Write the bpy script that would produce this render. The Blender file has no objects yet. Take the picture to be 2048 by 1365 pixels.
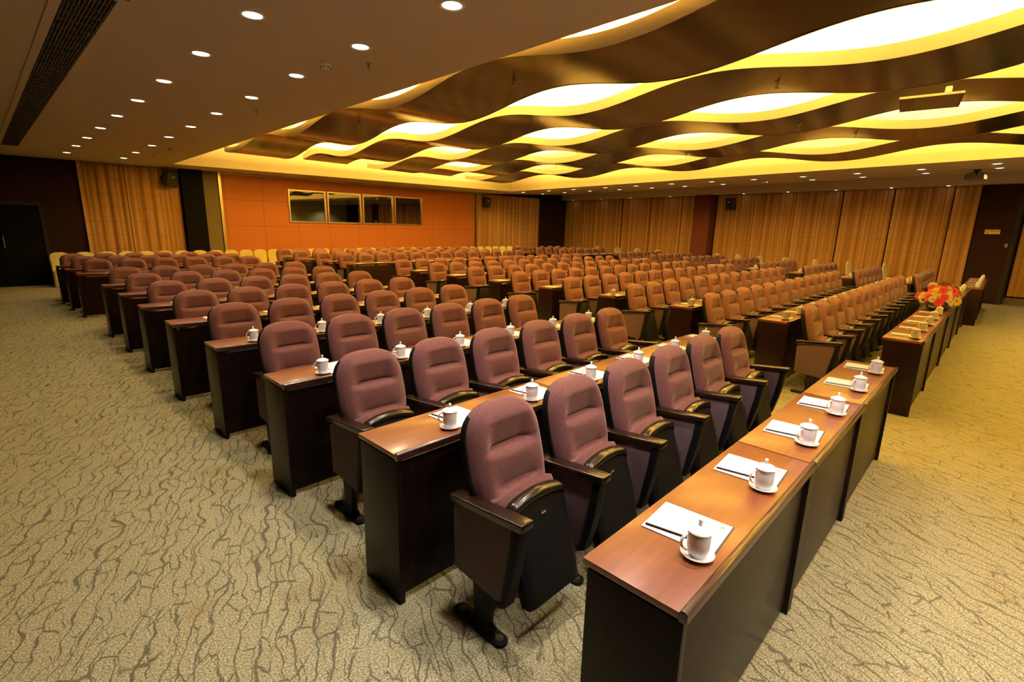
import bpy, bmesh, math, random
from mathutils import Matrix, Vector
random.seed(7)
SC = bpy.context.scene
COL = SC.collection
PI = math.pi

# ------------------------------------------------------------------ helpers
def srgb(r, g, b):
    f = lambda c: c / 12.92 if c <= 0.04045 else ((c + 0.055) / 1.055) ** 2.4
    return (f(r / 255), f(g / 255), f(b / 255), 1)

class MB:
    """collects shapes with material slots, builds one mesh"""
    def __init__(s): s.v = []; s.f = []; s.m = []
    def add(s, vs, fs, mi=0):
        o = len(s.v); s.v += [tuple(p) for p in vs]
        s.f += [tuple(i + o for i in f) for f in fs]; s.m += [mi] * len(fs)
    def bm(s, bm, mi=0):
        bm.verts.index_update()
        s.add([v.co[:] for v in bm.verts], [[v.index for v in f.verts] for f in bm.faces], mi); bm.free()
    def box(s, c, d, bev=0.0, seg=2, mat=None, mi=0):
        bm = bmesh.new(); bmesh.ops.create_cube(bm, size=1)
        for v in bm.verts: v.co = Vector((v.co.x * d[0], v.co.y * d[1], v.co.z * d[2]))
        if bev: bmesh.ops.bevel(bm, geom=bm.edges[:], offset=bev, segments=seg, affect='EDGES', profile=0.6)
        for v in bm.verts:
            if mat is not None: v.co = mat @ v.co
            v.co += Vector(c)
        s.bm(bm, mi)
    def prism(s, prof, axis, a, b, bev=0.0, mi=0, seg=2):
        """profile polygon extruded along axis ('x','y','z') from a to b"""
        bm = bmesh.new()
        def P(p, t):
            if axis == 'x': return (t, p[0], p[1])
            if axis == 'y': return (p[0], t, p[1])
            return (p[0], p[1], t)
        A = [bm.verts.new(P(p, a)) for p in prof]; B = [bm.verts.new(P(p, b)) for p in prof]
        bm.faces.new(A); bm.faces.new(B[::-1]); n = len(prof)
        for i in range(n): bm.faces.new((A[(i + 1) % n], A[i], B[i], B[(i + 1) % n]))
        bmesh.ops.recalc_face_normals(bm, faces=bm.faces[:])
        if bev: bmesh.ops.bevel(bm, geom=bm.edges[:], offset=bev, segments=seg, affect='EDGES', profile=0.6)
        s.bm(bm, mi)
    def lathe(s, prof, n=24, c=(0, 0, 0), mi=0, ang=None):
        vs = []; fs = []; k = len(prof)
        for i in range(n):
            a = 2 * PI * i / n
            for r, z in prof: vs.append((c[0] + r * math.cos(a), c[1] + r * math.sin(a), c[2] + z))
        for i in range(n):
            j = (i + 1) % n
            for q in range(k - 1): fs.append((i * k + q, j * k + q, j * k + q + 1, i * k + q + 1))
        s.add(vs, fs, mi)
    def tube(s, pts, r, n=8, mi=0, sx=1.0):
        pts = [Vector(p) for p in pts]; vs = []; fs = []
        for i, p in enumerate(pts):
            t = (pts[min(i + 1, len(pts) - 1)] - pts[max(i - 1, 0)]).normalized()
            up = Vector((0, 0, 1)) if abs(t.z) < 0.95 else Vector((1, 0, 0))
            a = t.cross(up).normalized(); b = a.cross(t)
            rr = r[i] if isinstance(r, (list, tuple)) else r
            for q in range(n):
                an = 2 * PI * q / n
                vs.append(p + a * rr * math.cos(an) * sx + b * rr * math.sin(an))
        for i in range(len(pts) - 1):
            for q in range(n):
                w = (q + 1) % n
                fs.append((i * n + q, i * n + w, (i + 1) * n + w, (i + 1) * n + q))
        fs.append(tuple(range(n))[::-1]); fs.append(tuple((len(pts) - 1) * n + q for q in range(n)))
        s.add(vs, fs, mi)
    def grid(s, P, closed=False, mi=0):
        """P: rows of points"""
        n = len(P[0]); vs = [p for r in P for p in r]; fs = []
        for i in range(len(P) - 1):
            for j in range(n if closed else n - 1):
                k = (j + 1) % n
                fs.append((i * n + j, i * n + k, (i + 1) * n + k, (i + 1) * n + j))
        s.add(vs, fs, mi)
    def mesh(s, name, mats, smooth=35):
        me = bpy.data.meshes.new(name); me.from_pydata(s.v, [], s.f); me.update()
        if not isinstance(mats, (list, tuple)): mats = [mats]
        for m in mats: me.materials.append(m)
        for p, mi in zip(me.polygons, s.m): p.material_index = mi; p.use_smooth = bool(smooth)
        bm = bmesh.new(); bm.from_mesh(me); bmesh.ops.recalc_face_normals(bm, faces=bm.faces[:]); bm.to_mesh(me); bm.free()
        if smooth: me.set_sharp_from_angle(angle=math.radians(smooth))
        return me

def tag(o, label=None, cat=None, group=None, kind=None):
    if label: o['label'] = label
    if cat: o['category'] = cat
    if group: o['group'] = group
    if kind: o['kind'] = kind
    return o
def obj(name, data, parent=None, loc=(0, 0, 0), rz=0.0):
    o = bpy.data.objects.new(name, data); COL.objects.link(o)
    o.location = loc; o.rotation_euler = (0, 0, rz)
    if parent: o.parent = parent
    return o
def thing(name, label, cat, loc=(0, 0, 0), rz=0.0, group=None):
    return tag(obj(name, None, None, loc, rz), label, cat, group)
def dup(root, loc, rz, label, group=None, scale=None):
    r = root.copy(); COL.objects.link(r); r.location = loc; r.rotation_euler = (0, 0, rz); r['label'] = label
    if group: r['group'] = group
    if scale: r.scale = scale
    for ch in root.children:
        c = ch.copy(); COL.objects.link(c); c.parent = r
        for g in ch.children:
            d = g.copy(); COL.objects.link(d); d.parent = c
    return r
def struct(name, mb, mat, smooth=0):
    return tag(obj(name, mb.mesh(name, mat, smooth)), kind='structure')
ORD = ['zeroth', 'first', 'second', 'third', 'fourth', 'fifth', 'sixth', 'seventh', 'eighth', 'ninth', 'tenth', 'eleventh',
       'twelfth', 'thirteenth', 'fourteenth', 'fifteenth', 'sixteenth', 'seventeenth', 'eighteenth', 'nineteenth', 'twentieth']
TENS = {2: 'twenty', 3: 'thirty'}
def od(n):
    if n <= 20: return ORD[n]
    if n % 10 == 0: return {30: 'thirtieth'}[n]
    return TENS[n // 10] + '-' + ORD[n % 10]

# ------------------------------------------------------------------ materials
def mat(name, col, rough=0.5, metal=0.0, coat=0.0, spec=0.5, sheen=0.0):
    m = bpy.data.materials.new(name); m.use_nodes = True
    b = m.node_tree.nodes['Principled BSDF']
    b.inputs['Base Color'].default_value = col; b.inputs['Roughness'].default_value = rough
    b.inputs['Metallic'].default_value = metal; b.inputs['Coat Weight'].default_value = coat
    b.inputs['Specular IOR Level'].default_value = spec
    if sheen: b.inputs['Sheen Weight'].default_value = sheen; b.inputs['Sheen Roughness'].default_value = 0.4
    return m
class NT:
    def __init__(s, m): s.t = m.node_tree; s.b = s.t.nodes['Principled BSDF']
    def n(s, typ, **kw):
        x = s.t.nodes.new(typ)
        for k, v in kw.items(): setattr(x, k, v)
        return x
    def l(s, a, b): s.t.links.new(a, b)
    def coord(s, scale=(1, 1, 1), rot=(0, 0, 0), kind='Object'):
        c = s.n('ShaderNodeTexCoord'); mp = s.n('ShaderNodeMapping')
        mp.inputs['Scale'].default_value = scale; mp.inputs['Rotation'].default_value = rot
        s.l(c.outputs[kind], mp.inputs['Vector']); return mp.outputs['Vector']
    def math(s, op, a, b=None, c=None):
        x = s.n('ShaderNodeMath', operation=op)
        for i, v in enumerate((a, b, c)):
            if v is None: continue
            if isinstance(v, (int, float)): x.inputs[i].default_value = v
            else: s.l(v, x.inputs[i])
        return x.outputs[0]
    def noise(s, vec, scale, detail=3, rough=0.5):
        x = s.n('ShaderNodeTexNoise'); x.inputs['Scale'].default_value = scale; x.inputs['Detail'].default_value = detail
        x.inputs['Roughness'].default_value = rough
        if vec is not None: s.l(vec, x.inputs['Vector'])
        return x.outputs['Fac']
    def ramp(s, fac, stops):
        r = s.n('ShaderNodeValToRGB'); e = r.color_ramp.elements
        while len(e) < len(stops): e.new(0.5)
        for q, (p, c) in zip(e, stops): q.position = p; q.color = c
        s.l(fac, r.inputs['Fac']); return r.outputs['Color']
    def mix(s, fac, a, b):
        x = s.n('ShaderNodeMix', data_type='RGBA')
        for i, v in ((0, fac), (6, a), (7, b)):
            if isinstance(v, (int, float)): x.inputs[i].default_value = v
            elif isinstance(v, tuple): x.inputs[i].default_value = v
            else: s.l(v, x.inputs[i])
        return x.outputs[2]
    def color(s, c): s.l(c, s.b.inputs['Base Color'])
    def bump(s, h, strength=0.3, dist=0.01):
        x = s.n('ShaderNodeBump'); x.inputs['Strength'].default_value = strength; x.inputs['Distance'].default_value = dist
        s.l(h, x.inputs['Height']); s.l(x.outputs['Normal'], s.b.inputs['Normal'])
    def sep(s, v):
        x = s.n('ShaderNodeSeparateXYZ'); s.l(v, x.inputs[0]); return x.outputs

M = {}
def fabric(name, c1, c2, sheen=0.25):
    m = mat(name, c1, 0.95, spec=0.15, sheen=sheen); t = NT(m); v = t.coord()
    n = t.noise(v, 420, 2, 0.6); n2 = t.noise(v, 60, 3)
    f = t.math('ADD', t.math('MULTIPLY', n, 0.75), t.math('MULTIPLY', n2, 0.25))
    t.color(t.ramp(f, [(0.35, c1), (0.65, c2)])); t.bump(n, 0.35, 0.002); return m
M['fabric'] = fabric('mauve_fabric', (0.105, 0.044, 0.043, 1), (0.190, 0.084, 0.082, 1))
M['fabric_panel'] = fabric('panel_fabric', (0.085, 0.054, 0.06, 1), (0.15, 0.098, 0.108, 1), 0.1)
M['shell'] = mat('black_plastic', (0.006, 0.006, 0.007, 1), 0.5, spec=.08)
M['pan'] = mat('seat_pan_plastic', (0.006, 0.006, 0.007, 1), 0.5, spec=.10)
M['lip'] = mat('seat_lip_gloss', (0.016, 0.011, 0.006, 1), 0.22, spec=.5)
M['steel_black'] = mat('black_painted_steel', (0.007, 0.007, 0.008, 1), 0.45, spec=.12)
M['bolt'] = mat('bolt_cap', (0.05, 0.05, 0.05, 1), 0.35, metal=0.6)
M['badge'] = mat('chrome_badge', (0.8, 0.8, 0.8, 1), 0.2, metal=1)
def wood(name, c1, c2, rough, coat, axis=(1.2, 14, 14), coatr=0.12):
    m = mat(name, c1, rough, coat=coat); t = NT(m); v = t.coord(axis)
    n = t.noise(v, 3.0, 6, 0.6)
    t.color(t.ramp(n, [(0.3, c1), (0.7, c2)])); m.node_tree.nodes['Principled BSDF'].inputs['Coat Roughness'].default_value = coatr
    return m
M['wood_top'] = wood('mahogany_top', (0.16, 0.042, 0.012, 1), (0.23, 0.066, 0.018, 1), 0.34, 0.35, coatr=0.16)
M['wood_dark'] = wood('dark_mahogany', (0.007, 0.003, 0.0025, 1), (0.012, 0.005, 0.004, 1), 0.34, 0.05, (14, 14, 1.5))
M['wood_dark'].node_tree.nodes['Principled BSDF'].inputs['Specular IOR Level'].default_value = .11
M['wood_rail'] = wood('rail_mahogany', (0.030, 0.010, 0.006, 1), (0.050, 0.017, 0.009, 1), 0.28, 0.25)
M['wood_arm'] = wood('arm_wood', (0.010, 0.005, 0.004, 1), (0.020, 0.009, 0.006, 1), 0.25, 0.25, (14, 1.5, 14))
M['porcelain'] = mat('white_porcelain', (0.86, 0.85, 0.84, 1), 0.12, coat=0.4)
M['paper'] = mat('white_paper', (0.86, 0.86, 0.84, 1), 0.8)
M['pencil'] = mat('black_lacquer', (0.015, 0.013, 0.012, 1), 0.3)
M['gold_print'] = mat('gold_print', (0.55, 0.35, 0.08, 1), 0.35, metal=0.7)
M['pad'] = mat('dark_pad_board', (0.03, 0.028, 0.03, 1), 0.6)
M['cream_cloth'] = fabric('cream_cover', (0.78, 0.66, 0.27, 1), (0.86, 0.75, 0.36, 1), 0.1)
# carpet: olive ground, dark veined squiggles running diagonally
def carpet():
    m = mat('carpet', (0.3, 0.28, 0.16, 1), 1.0, spec=0.05); t = NT(m)
    c = t.n('ShaderNodeTexCoord')
    warp = t.n('ShaderNodeTexNoise'); warp.inputs['Scale'].default_value = 11.0; warp.inputs['Detail'].default_value = 3
    t.l(c.outputs['Object'], warp.inputs['Vector'])
    sub = t.n('ShaderNodeVectorMath', operation='SUBTRACT'); t.l(warp.outputs['Color'], sub.inputs[0]); sub.inputs[1].default_value = (0.5, 0.5, 0.5)
    sc = t.n('ShaderNodeVectorMath', operation='SCALE'); t.l(sub.outputs[0], sc.inputs[0]); sc.inputs['Scale'].default_value = 0.05
    ad = t.n('ShaderNodeVectorMath', operation='ADD'); t.l(c.outputs['Object'], ad.inputs[0]); t.l(sc.outputs[0], ad.inputs[1])
    w2 = t.n('ShaderNodeTexNoise'); w2.inputs['Scale'].default_value = 3.2; w2.inputs['Detail'].default_value = 1; t.l(c.outputs['Object'], w2.inputs['Vector'])
    sc2 = t.n('ShaderNodeVectorMath', operation='SCALE'); t.l(w2.outputs['Color'], sc2.inputs[0]); sc2.inputs['Scale'].default_value = 0.16
    ad2 = t.n('ShaderNodeVectorMath', operation='ADD'); t.l(ad.outputs[0], ad2.inputs[0]); t.l(sc2.outputs[0], ad2.inputs[1]); ad = ad2
    def mapped(sx, sy):
        mp = t.n('ShaderNodeMapping'); mp.vector_type = 'TEXTURE'; mp.inputs['Rotation'].default_value = (0, 0, math.radians(64)); mp.inputs['Scale'].default_value = (sx, sy, 1)
        t.l(ad.outputs[0], mp.inputs['Vector']); return mp.outputs[0]
    # flowing, roughly parallel wavy strokes
    def band(v, w0, w1):
        r = t.n('ShaderNodeMapRange'); r.interpolation_type = 'SMOOTHSTEP'; r.inputs['From Min'].default_value = w0; r.inputs['From Max'].default_value = w1
        r.inputs['To Min'].default_value = 1; r.inputs['To Max'].default_value = 0; t.l(v, r.inputs['Value']); return r.outputs[0]
    nz = t.n('ShaderNodeTexNoise'); nz.noise_dimensions = '2D'; nz.inputs['Scale'].default_value = 1; nz.inputs['Detail'].default_value = 1.0; nz.inputs['Roughness'].default_value = .4
    t.l(mapped(0.26, 0.11), nz.inputs['Vector'])
    across = t.sep(mapped(1, 0.072))[1]
    ph = t.math('ADD', across, t.math('MULTIPLY', nz.outputs['Fac'], 1.3))
    fr = t.math('FRACT', t.math('ADD', ph, 400.0)); dist = t.math('ABSOLUTE', t.math('SUBTRACT', fr, 0.5))
    gate = t.noise(mapped(0.30, 0.09), 1.0, 1)
    l1 = t.math('MULTIPLY', band(dist, 0.03, 0.09), band(gate, 0.57, 0.66))
    # short cross links
    vo = t.n('ShaderNodeTexVoronoi', feature='DISTANCE_TO_EDGE'); vo.voronoi_dimensions = '2D'; vo.inputs['Scale'].default_value = 1
    t.l(mapped(0.16, 0.06), vo.inputs['Vector']); l2 = band(vo.outputs['Distance'], 0.015, 0.06)
    g2 = band(t.noise(c.outputs['Object'], 8.0, 1), 0.48, 0.56)
    line = t.math('MAXIMUM', l1, t.math('MULTIPLY', l2, g2))
    tuft = t.math('ADD', t.math('MULTIPLY', t.noise(c.outputs['Object'], 330, 1), .55), t.math('MULTIPLY', t.noise(c.outputs['Object'], 120, 2), .45))
    base = t.ramp(tuft, [(0.40, (0.105, 0.10, 0.056, 1)), (0.60, (0.54, 0.515, 0.32, 1))])
    stain = t.ramp(t.noise(c.outputs['Object'], 2.3, 2), [(0.62, (1, 1, 1, 1)), (0.76, (0.85, 0.68, 0.5, 1))])
    mul = t.n('ShaderNodeMix', data_type='RGBA', blend_type='MULTIPLY'); mul.inputs[0].default_value = 1
    t.l(base, mul.inputs[6]); t.l(stain, mul.inputs[7])
    dark = t.ramp(tuft, [(0.3, (0.045, 0.047, 0.031, 1)), (0.7, (0.145, 0.142, 0.092, 1))])
    t.color(t.mix(t.math('MULTIPLY', line, 0.85), mul.outputs[2], dark)); t.bump(tuft, 0.6, 0.005)
    return m
M['carpet'] = carpet()
M['paint'] = mat('ceiling_paint', (0.48, 0.41, 0.35, 1), 0.75, spec=0.3)
M['cove'] = mat('cove_paint', (0.62, 0.54, 0.38, 1), 0.85)
def bronze():
    m = mat('bronze_panel', (0.13, 0.075, 0.03, 1), 0.18, metal=0.92); t = NT(m); v = t.coord(); s_ = t.sep(v)
    col = t.ramp(t.noise(t.coord((0.35, 1.6, 1)), 1.3, 2), [(0.3, (0.026, 0.016, 0.010, 1)), (0.7, (0.038, 0.024, 0.014, 1))])
    fr = t.math('FRACT', t.math('ADD', t.math('DIVIDE', s_[1], 2.88), 100.0))
    ln = t.math('LESS_THAN', t.math('ABSOLUTE', t.math('SUBTRACT', fr, 0.5)), 0.0016)
    t.color(t.mix(ln, col, (0.01, 0.006, 0.003, 1)))
    return m
M['bronze'] = bronze()
M['fascia'] = mat('fascia_paint', (0.44, 0.37, 0.30, 1), 0.6)
def orange_wall():
    m = mat('orange_wall', (0.42, 0.13, 0.03, 1), 0.8, spec=0.2); t = NT(m); v = t.coord(); s_ = t.sep(v)
    def line(c, pitch, off, w):
        fr = t.math('FRACT', t.math('ADD', t.math('DIVIDE', t.math('SUBTRACT', c, off), pitch), 100.5))
        return t.math('LESS_THAN', t.math('ABSOLUTE', t.math('SUBTRACT', fr, 0.5)), w)
    ln = t.math('MAXIMUM', line(s_[0], 1.078, 1.15, 0.006), line(s_[2], 0.777, 0.785, 0.008))
    n = t.noise(v, 90, 3)
    col = t.ramp(n, [(0.3, (0.44, 0.15, 0.05, 1)), (0.7, (0.52, 0.18, 0.062, 1))])
    t.color(t.mix(ln, col, (0.3, 0.08, 0.018, 1))); return m
M['orange'] = orange_wall()
M['wall_dark'] = mat('dark_red_wall', (0.018, 0.008, 0.006, 1), 0.85, spec=0.1)
M['column'] = mat('column_cloth', (0.11, 0.03, 0.018, 1), 0.85, spec=0.2)
M['beige'] = mat('beige_panel', (0.10, 0.075, 0.035, 1), 0.8)
M['brass'] = mat('brushed_brass', (0.75, 0.62, 0.35, 1), 0.3, metal=1)
M['frame'] = mat('window_frame_steel', (0.72, 0.60, 0.40, 1), 0.28, metal=1)
M['glass'] = mat('dark_glass', (0.26, 0.25, 0.19, 1), 0.02, metal=1.0)
M['front_paint'] = mat('front_wall_paint', (0.42, 0.37, 0.24, 1), 0.8)
M['door'] = mat('dark_door', (0.004, 0.004, 0.004, 1), 0.8, spec=.04)
M['curtain'] = None
def curtain():
    m = mat('curtain', (0.5, 0.27, 0.07, 1), 0.9, spec=0.1); t = NT(m); v = t.coord(); s_ = t.sep(v)
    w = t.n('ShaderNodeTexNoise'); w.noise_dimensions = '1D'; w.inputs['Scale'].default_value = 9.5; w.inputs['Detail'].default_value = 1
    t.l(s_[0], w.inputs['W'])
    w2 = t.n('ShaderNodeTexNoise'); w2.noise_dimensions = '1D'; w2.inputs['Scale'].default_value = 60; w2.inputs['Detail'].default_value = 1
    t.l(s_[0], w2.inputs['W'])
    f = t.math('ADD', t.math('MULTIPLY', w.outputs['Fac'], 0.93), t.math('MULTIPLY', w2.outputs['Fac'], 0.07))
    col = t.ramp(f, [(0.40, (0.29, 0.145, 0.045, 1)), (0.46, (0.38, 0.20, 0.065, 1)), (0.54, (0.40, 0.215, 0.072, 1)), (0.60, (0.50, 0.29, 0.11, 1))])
    fr = t.math('FRACT', t.math('ADD', t.math('DIVIDE', s_[2], 0.36), 100.0))
    seam = t.math('LESS_THAN', t.math('ABSOLUTE', t.math('SUBTRACT', fr, 0.5)), 0.016)
    g = t.noise(t.coord((3, 3, 0.8)), 2.0, 2)
    seam = t.math('MULTIPLY', seam, t.math('GREATER_THAN', g, 0.46))
    t.color(t.mix(t.math('MULTIPLY', seam, 0.6), col, (0.13, 0.055, 0.012, 1))); return m
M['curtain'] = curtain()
M['speaker'] = mat('speaker_black', (0.012, 0.012, 0.013, 1), 0.45)
M['white_plastic'] = mat('white_plastic', (0.75, 0.74, 0.72, 1), 0.4)
M['grey_metal'] = mat('grey_metal', (0.35, 0.33, 0.3, 1), 0.35, metal=0.8)
M['vent'] = mat('vent_metal', (0.10, 0.09, 0.085, 1), 0.5, metal=0.4)
M['void'] = mat('dark_void', (0.006, 0.006, 0.006, 1), 0.9)
M['sign'] = mat('sign_yellow', (0.95, 0.72, 0.25, 1), 0.4)
M['sign_red'] = mat('sign_red', (0.45, 0.02, 0.015, 1), 0.4)
M['sign_ink'] = mat('sign_ink', (0.05, 0.012, 0.008, 1), 0.5)
M['grey_plastic'] = mat('grey_plastic', (0.16, 0.15, 0.14, 1), 0.45)
M['lens'] = mat('lens_glass', (0.02, 0.02, 0.03, 1), 0.05, coat=1)
def emit(name, col, s):
    m = mat(name, (0.8, 0.8, 0.8, 1), 0.5); b = m.node_tree.nodes['Principled BSDF']
    b.inputs['Emission Color'].default_value = col; b.inputs['Emission Strength'].default_value = s; return m
M['lamp'] = emit('lamp_glow', (1, 0.80, 0.52, 1), 16)
M['lamp_r'] = emit('lamp_glow_pale', (1, 0.86, 0.66, 1), 12)

# ------------------------------------------------------------------ camera
Rm = [[0.6876637755856628, -0.7256532515481994, 0.023364294656519517],
      [-0.1466567106720459, -0.1703525384702404, -0.9744084471368262],
      [0.7110628249051745, 0.666638861119175, -0.223567188745581]]
cam = bpy.data.objects.new('camera', bpy.data.cameras.new('camera')); COL.objects.link(cam)
mw = Matrix(((Rm[0][0], -Rm[1][0], -Rm[2][0], -1.1410), (Rm[0][1], -Rm[1][1], -Rm[2][1], -0.7290), (Rm[0][2], -Rm[1][2], -Rm[2][2], 1.7180), (0, 0, 0, 1)))
cam.matrix_world = mw
cam.data.sensor_width = 36; cam.data.lens = 36 * 994.082 / 2048; cam.data.clip_start = 0.05; cam.data.clip_end = 100
SC.camera = cam

# ------------------------------------------------------------------ room shell
ZS = 3.11                      # soffit height
ZU = 3.78                      # ceiling inside the light recess
RA = -0.049                    # back wall heading
def yb(x, off=0.0): return 16.3 + (x - 6) * math.tan(RA) - off
XR0, YR0, AR = 18.53, 5.73, -0.166
def xr(y, off=0.0): return XR0 + (y - YR0) * math.tan(-AR) - off
XL, YF = -2.4, -6.0
def quad(name, pts, m, thick=None):
    b = MB(); b.add(pts, [tuple(range(len(pts)))]); return struct(name, b, m)
quad('floor', [(XL, YF, 0), (xr(YF) + 6, YF, 0), (xr(17) + 3, 17.2, 0), (XL, 17.2, 0)], M['carpet'])
def slab(name, a, b_, z0, z1, t, m):
    """wall slab from a to b (plan), thickness t to the left of a->b"""
    a = Vector((a[0], a[1], 0)); b2 = Vector((b_[0], b_[1], 0)); n = Vector((-(b2 - a).y, (b2 - a).x, 0)).normalized() * t
    mb = MB(); P = [a, b2, b2 + n, a + n]
    mb.prism([(p.x, p.y) for p in P], 'z', z0, z1); return struct(name, mb, m)
slab('wall_back', (xr(16) + 1.5, yb(xr(16) + 1.5)), (XL, yb(XL)), 0, ZU + .1, -0.2, M['wall_dark'])
slab('wall_left', (XL, 17.2), (XL, YF), 0, ZU + .1, -0.2, M['wall_dark'])
slab('wall_front', (XL, YF), (xr(YF) + 3, YF), 0, ZU + .1, -0.2, M['front_paint'])
# soffits round the recess
BL, BR, FR, FL = (2.65, 15.05), (13.92, 13.62), (11.02, -4.0), (1.86, -4.0)
def bulk(y): return xr(y, 0.40)
b = MB()
b.add([(XL, YF, ZS), (FL[0] - .084, YF, ZS), (FL[0], FL[1], ZS), (BL[0], BL[1], ZS), (2.7, yb(2.7), ZS), (XL, yb(XL), ZS)], [(0, 1, 2, 3, 4, 5)])
struct('ceiling', b, M['paint'])
cx_ = 14.35
b = MB(); b.add([(BL[0], BL[1], ZS), (BR[0], BR[1], ZS), (cx_, yb(cx_), ZS), (2.7, yb(2.7), ZS)], [(0, 1, 2, 3)]); struct('ceiling_back', b, M['paint'])
b = MB(); b.add([(FL[0], FL[1], ZS), (FL[0] - .084, YF, ZS), (10.7, YF, ZS), (FR[0], FR[1], ZS)], [(0, 1, 2, 3)]); struct('ceiling_front', b, M['paint'])
zb = 3.37
def xin(y): return FR[0] + (y - FR[1]) * (BR[0] - FR[0]) / (BR[1] - FR[1])
def zright(x, y): return ZS + (zb - ZS) * (x - xin(y)) / max(.1, bulk(y) - xin(y))
b = MB(); gy = [YF + (16.25 - YF) * k / 40 for k in range(41)]
b.grid([[(xin(y) + (bulk(y) - xin(y)) * q / 8, y, ZS + (zb - ZS) * q / 8) for q in range(9)] for y in gy]); struct('ceiling_right', b, M['paint'])
b = MB(); zl = 3.10
ys = [16.2, YF]
b.add([(bulk(ys[0]), ys[0], zb), (bulk(ys[1]), ys[1], zb), (bulk(ys[1]), ys[1], zl), (bulk(ys[0]), ys[0], zl), (xr(ys[0]), ys[0], zl), (xr(ys[1]), ys[1], zl)], [(0, 1, 2, 3), (3, 2, 5, 4)])
struct('trim_1', b, M['paint'])
b = MB(); P = [FL, FR, BR, BL]
for i in range(4):
    p, q = P[i], P[(i + 1) % 4]
    b.add([(p[0], p[1], ZS), (q[0], q[1], ZS), (q[0], q[1], ZU), (p[0], p[1], ZU)], [(0, 1, 2, 3)])
b.add([(p[0], p[1], ZU) for p in P], [(0, 1, 2, 3)])
struct('ceiling_recess', b, M['cove'])
# ceiling above soffits closes the shell
quad('ceiling_upper', [(XL, YF, ZU + .08), (xr(YF) + 5, YF, ZU + .08), (xr(17) + 3, 17.2, ZU + .08), (XL, 17.2, ZU + .08)], M['void'])

# right wall: plain wall behind the curtains, pilaster and alcove
b = MB(); nrm = Vector((math.cos(AR), math.sin(AR), 0)); dr = Vector((-math.sin(AR), math.cos(AR), 0))
def rw(y, off=0.0):            # a point on the right wall at plan y, 'off' metres in front
    p = Vector((xr(y), y, 0)) - nrm * off; return p
P = [rw(17.0, -.02), rw(-1.1, -.02), rw(-1.1, -.9), rw(YF, -.9), rw(YF, -1.2), rw(17, -1.2)]
b.prism([(p.x, p.y) for p in P], 'z', 0, ZU + .1); struct('wall_right', b, M['wall_dark'])
def rbox(name, y0, y1, off0, off1, z0, z1, m, label=None, cat=None):
    P = [rw(y0, off0), rw(y1, off0), rw(y1, off1), rw(y0, off1)]
    mb = MB(); mb.prism([(p.x, p.y) for p in P], 'z', z0, z1); return struct(name, mb, m)
rbox('trim_2', -1.1, -.34, -.1, .04, 0, zl, M['wall_dark'])
rbox('trim_3', 7.25, 7.95, -.05, .42, 0, zl, M['column'])
b = MB(); b.prism([(18.1, yb(18.1, -.05)), (18.1, 15.72), (xr(15.72) + .05, 15.72), (xr(16) + .1, yb(20, -.05))], 'z', 0, zl); struct('trim_4', b, M['wall_dark'])
rbox('trim_5', -4.5, -1.1, -.9, -.3, 0, .18, M['beige'])
# alcove door jamb strip
rbox('trim_6', -1.16, -1.10, -.35, .04, 0, zl, M['void'])

# back wall dressing -------------------------------------------------
def bwp(x, off): 
    n = Vector((-math.sin(RA), math.cos(RA), 0)); p = Vector((x, yb(x), 0)) - n * off; return p
def bbox(mb, x0, x1, off0, off1, z0, z1, mi=0, bev=0):
    P = [bwp(x0, off0), bwp(x1, off0), bwp(x1, off1), bwp(x0, off1)]
    mb.prism([(p.x, p.y) for p in P], 'z', z0, z1, bev, mi)
o = MB(); o.box((4.93, -0.02, ZS / 2), (9.86, 0.04, ZS - .02))
ow = struct('wall_panel_back', o, M['orange']); ow.location = (bwp(4.15, 0.0).x, bwp(4.15, 0).y, 0); ow.rotation_euler = (0, 0, RA)
b = MB(); bbox(b, 3.10, 3.64, -.02, .22, 0, ZS); struct('trim_7', b, M['door'])
b = MB(); bbox(b, 3.66, 4.05, -.02, .06, 0, ZS); struct('trim_8', b, M['beige'])
b = MB(); bbox(b, 4.07, 4.14, -.02, .09, 0, ZS); struct('trim_9', b, M['brass'])
b = MB(); bbox(b, 14.02, 14.10, -.02, .09, 0, ZS); struct('trim_10', b, M['brass'])
b = MB(); bbox(b, 4.14, 14.02, .03, .055, ZS - .035, ZS - .012); struct('trim_11', b, M['brass'])
# windows of the control room
for i, x0 in enumerate((6.08, 7.39, 8.70, 10.01)):
    w, z0, z1 = 1.25, 1.70, 2.755
    fr = MB()
    for (a, c, d, e) in ((x0, x0 + w, z0, z0 + .045), (x0, x0 + w, z1 - .045, z1), (x0, x0 + .045, z0 + .045, z1 - .045), (x0 + w - .045, x0 + w, z0 + .045, z1 - .045)):
        bbox(fr, a, c, .02, .085, d, e)
    f = tag(obj('window_%d' % (i + 1), fr.mesh('window_frame', M['frame'], 0)), kind='structure')
    g = MB(); bbox(g, x0 + .045, x0 + w - .045, .042, .052, z0 + .045, z1 - .045); obj('window_pane', g.mesh('window_pane', M['glass'], 0), f)
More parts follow.
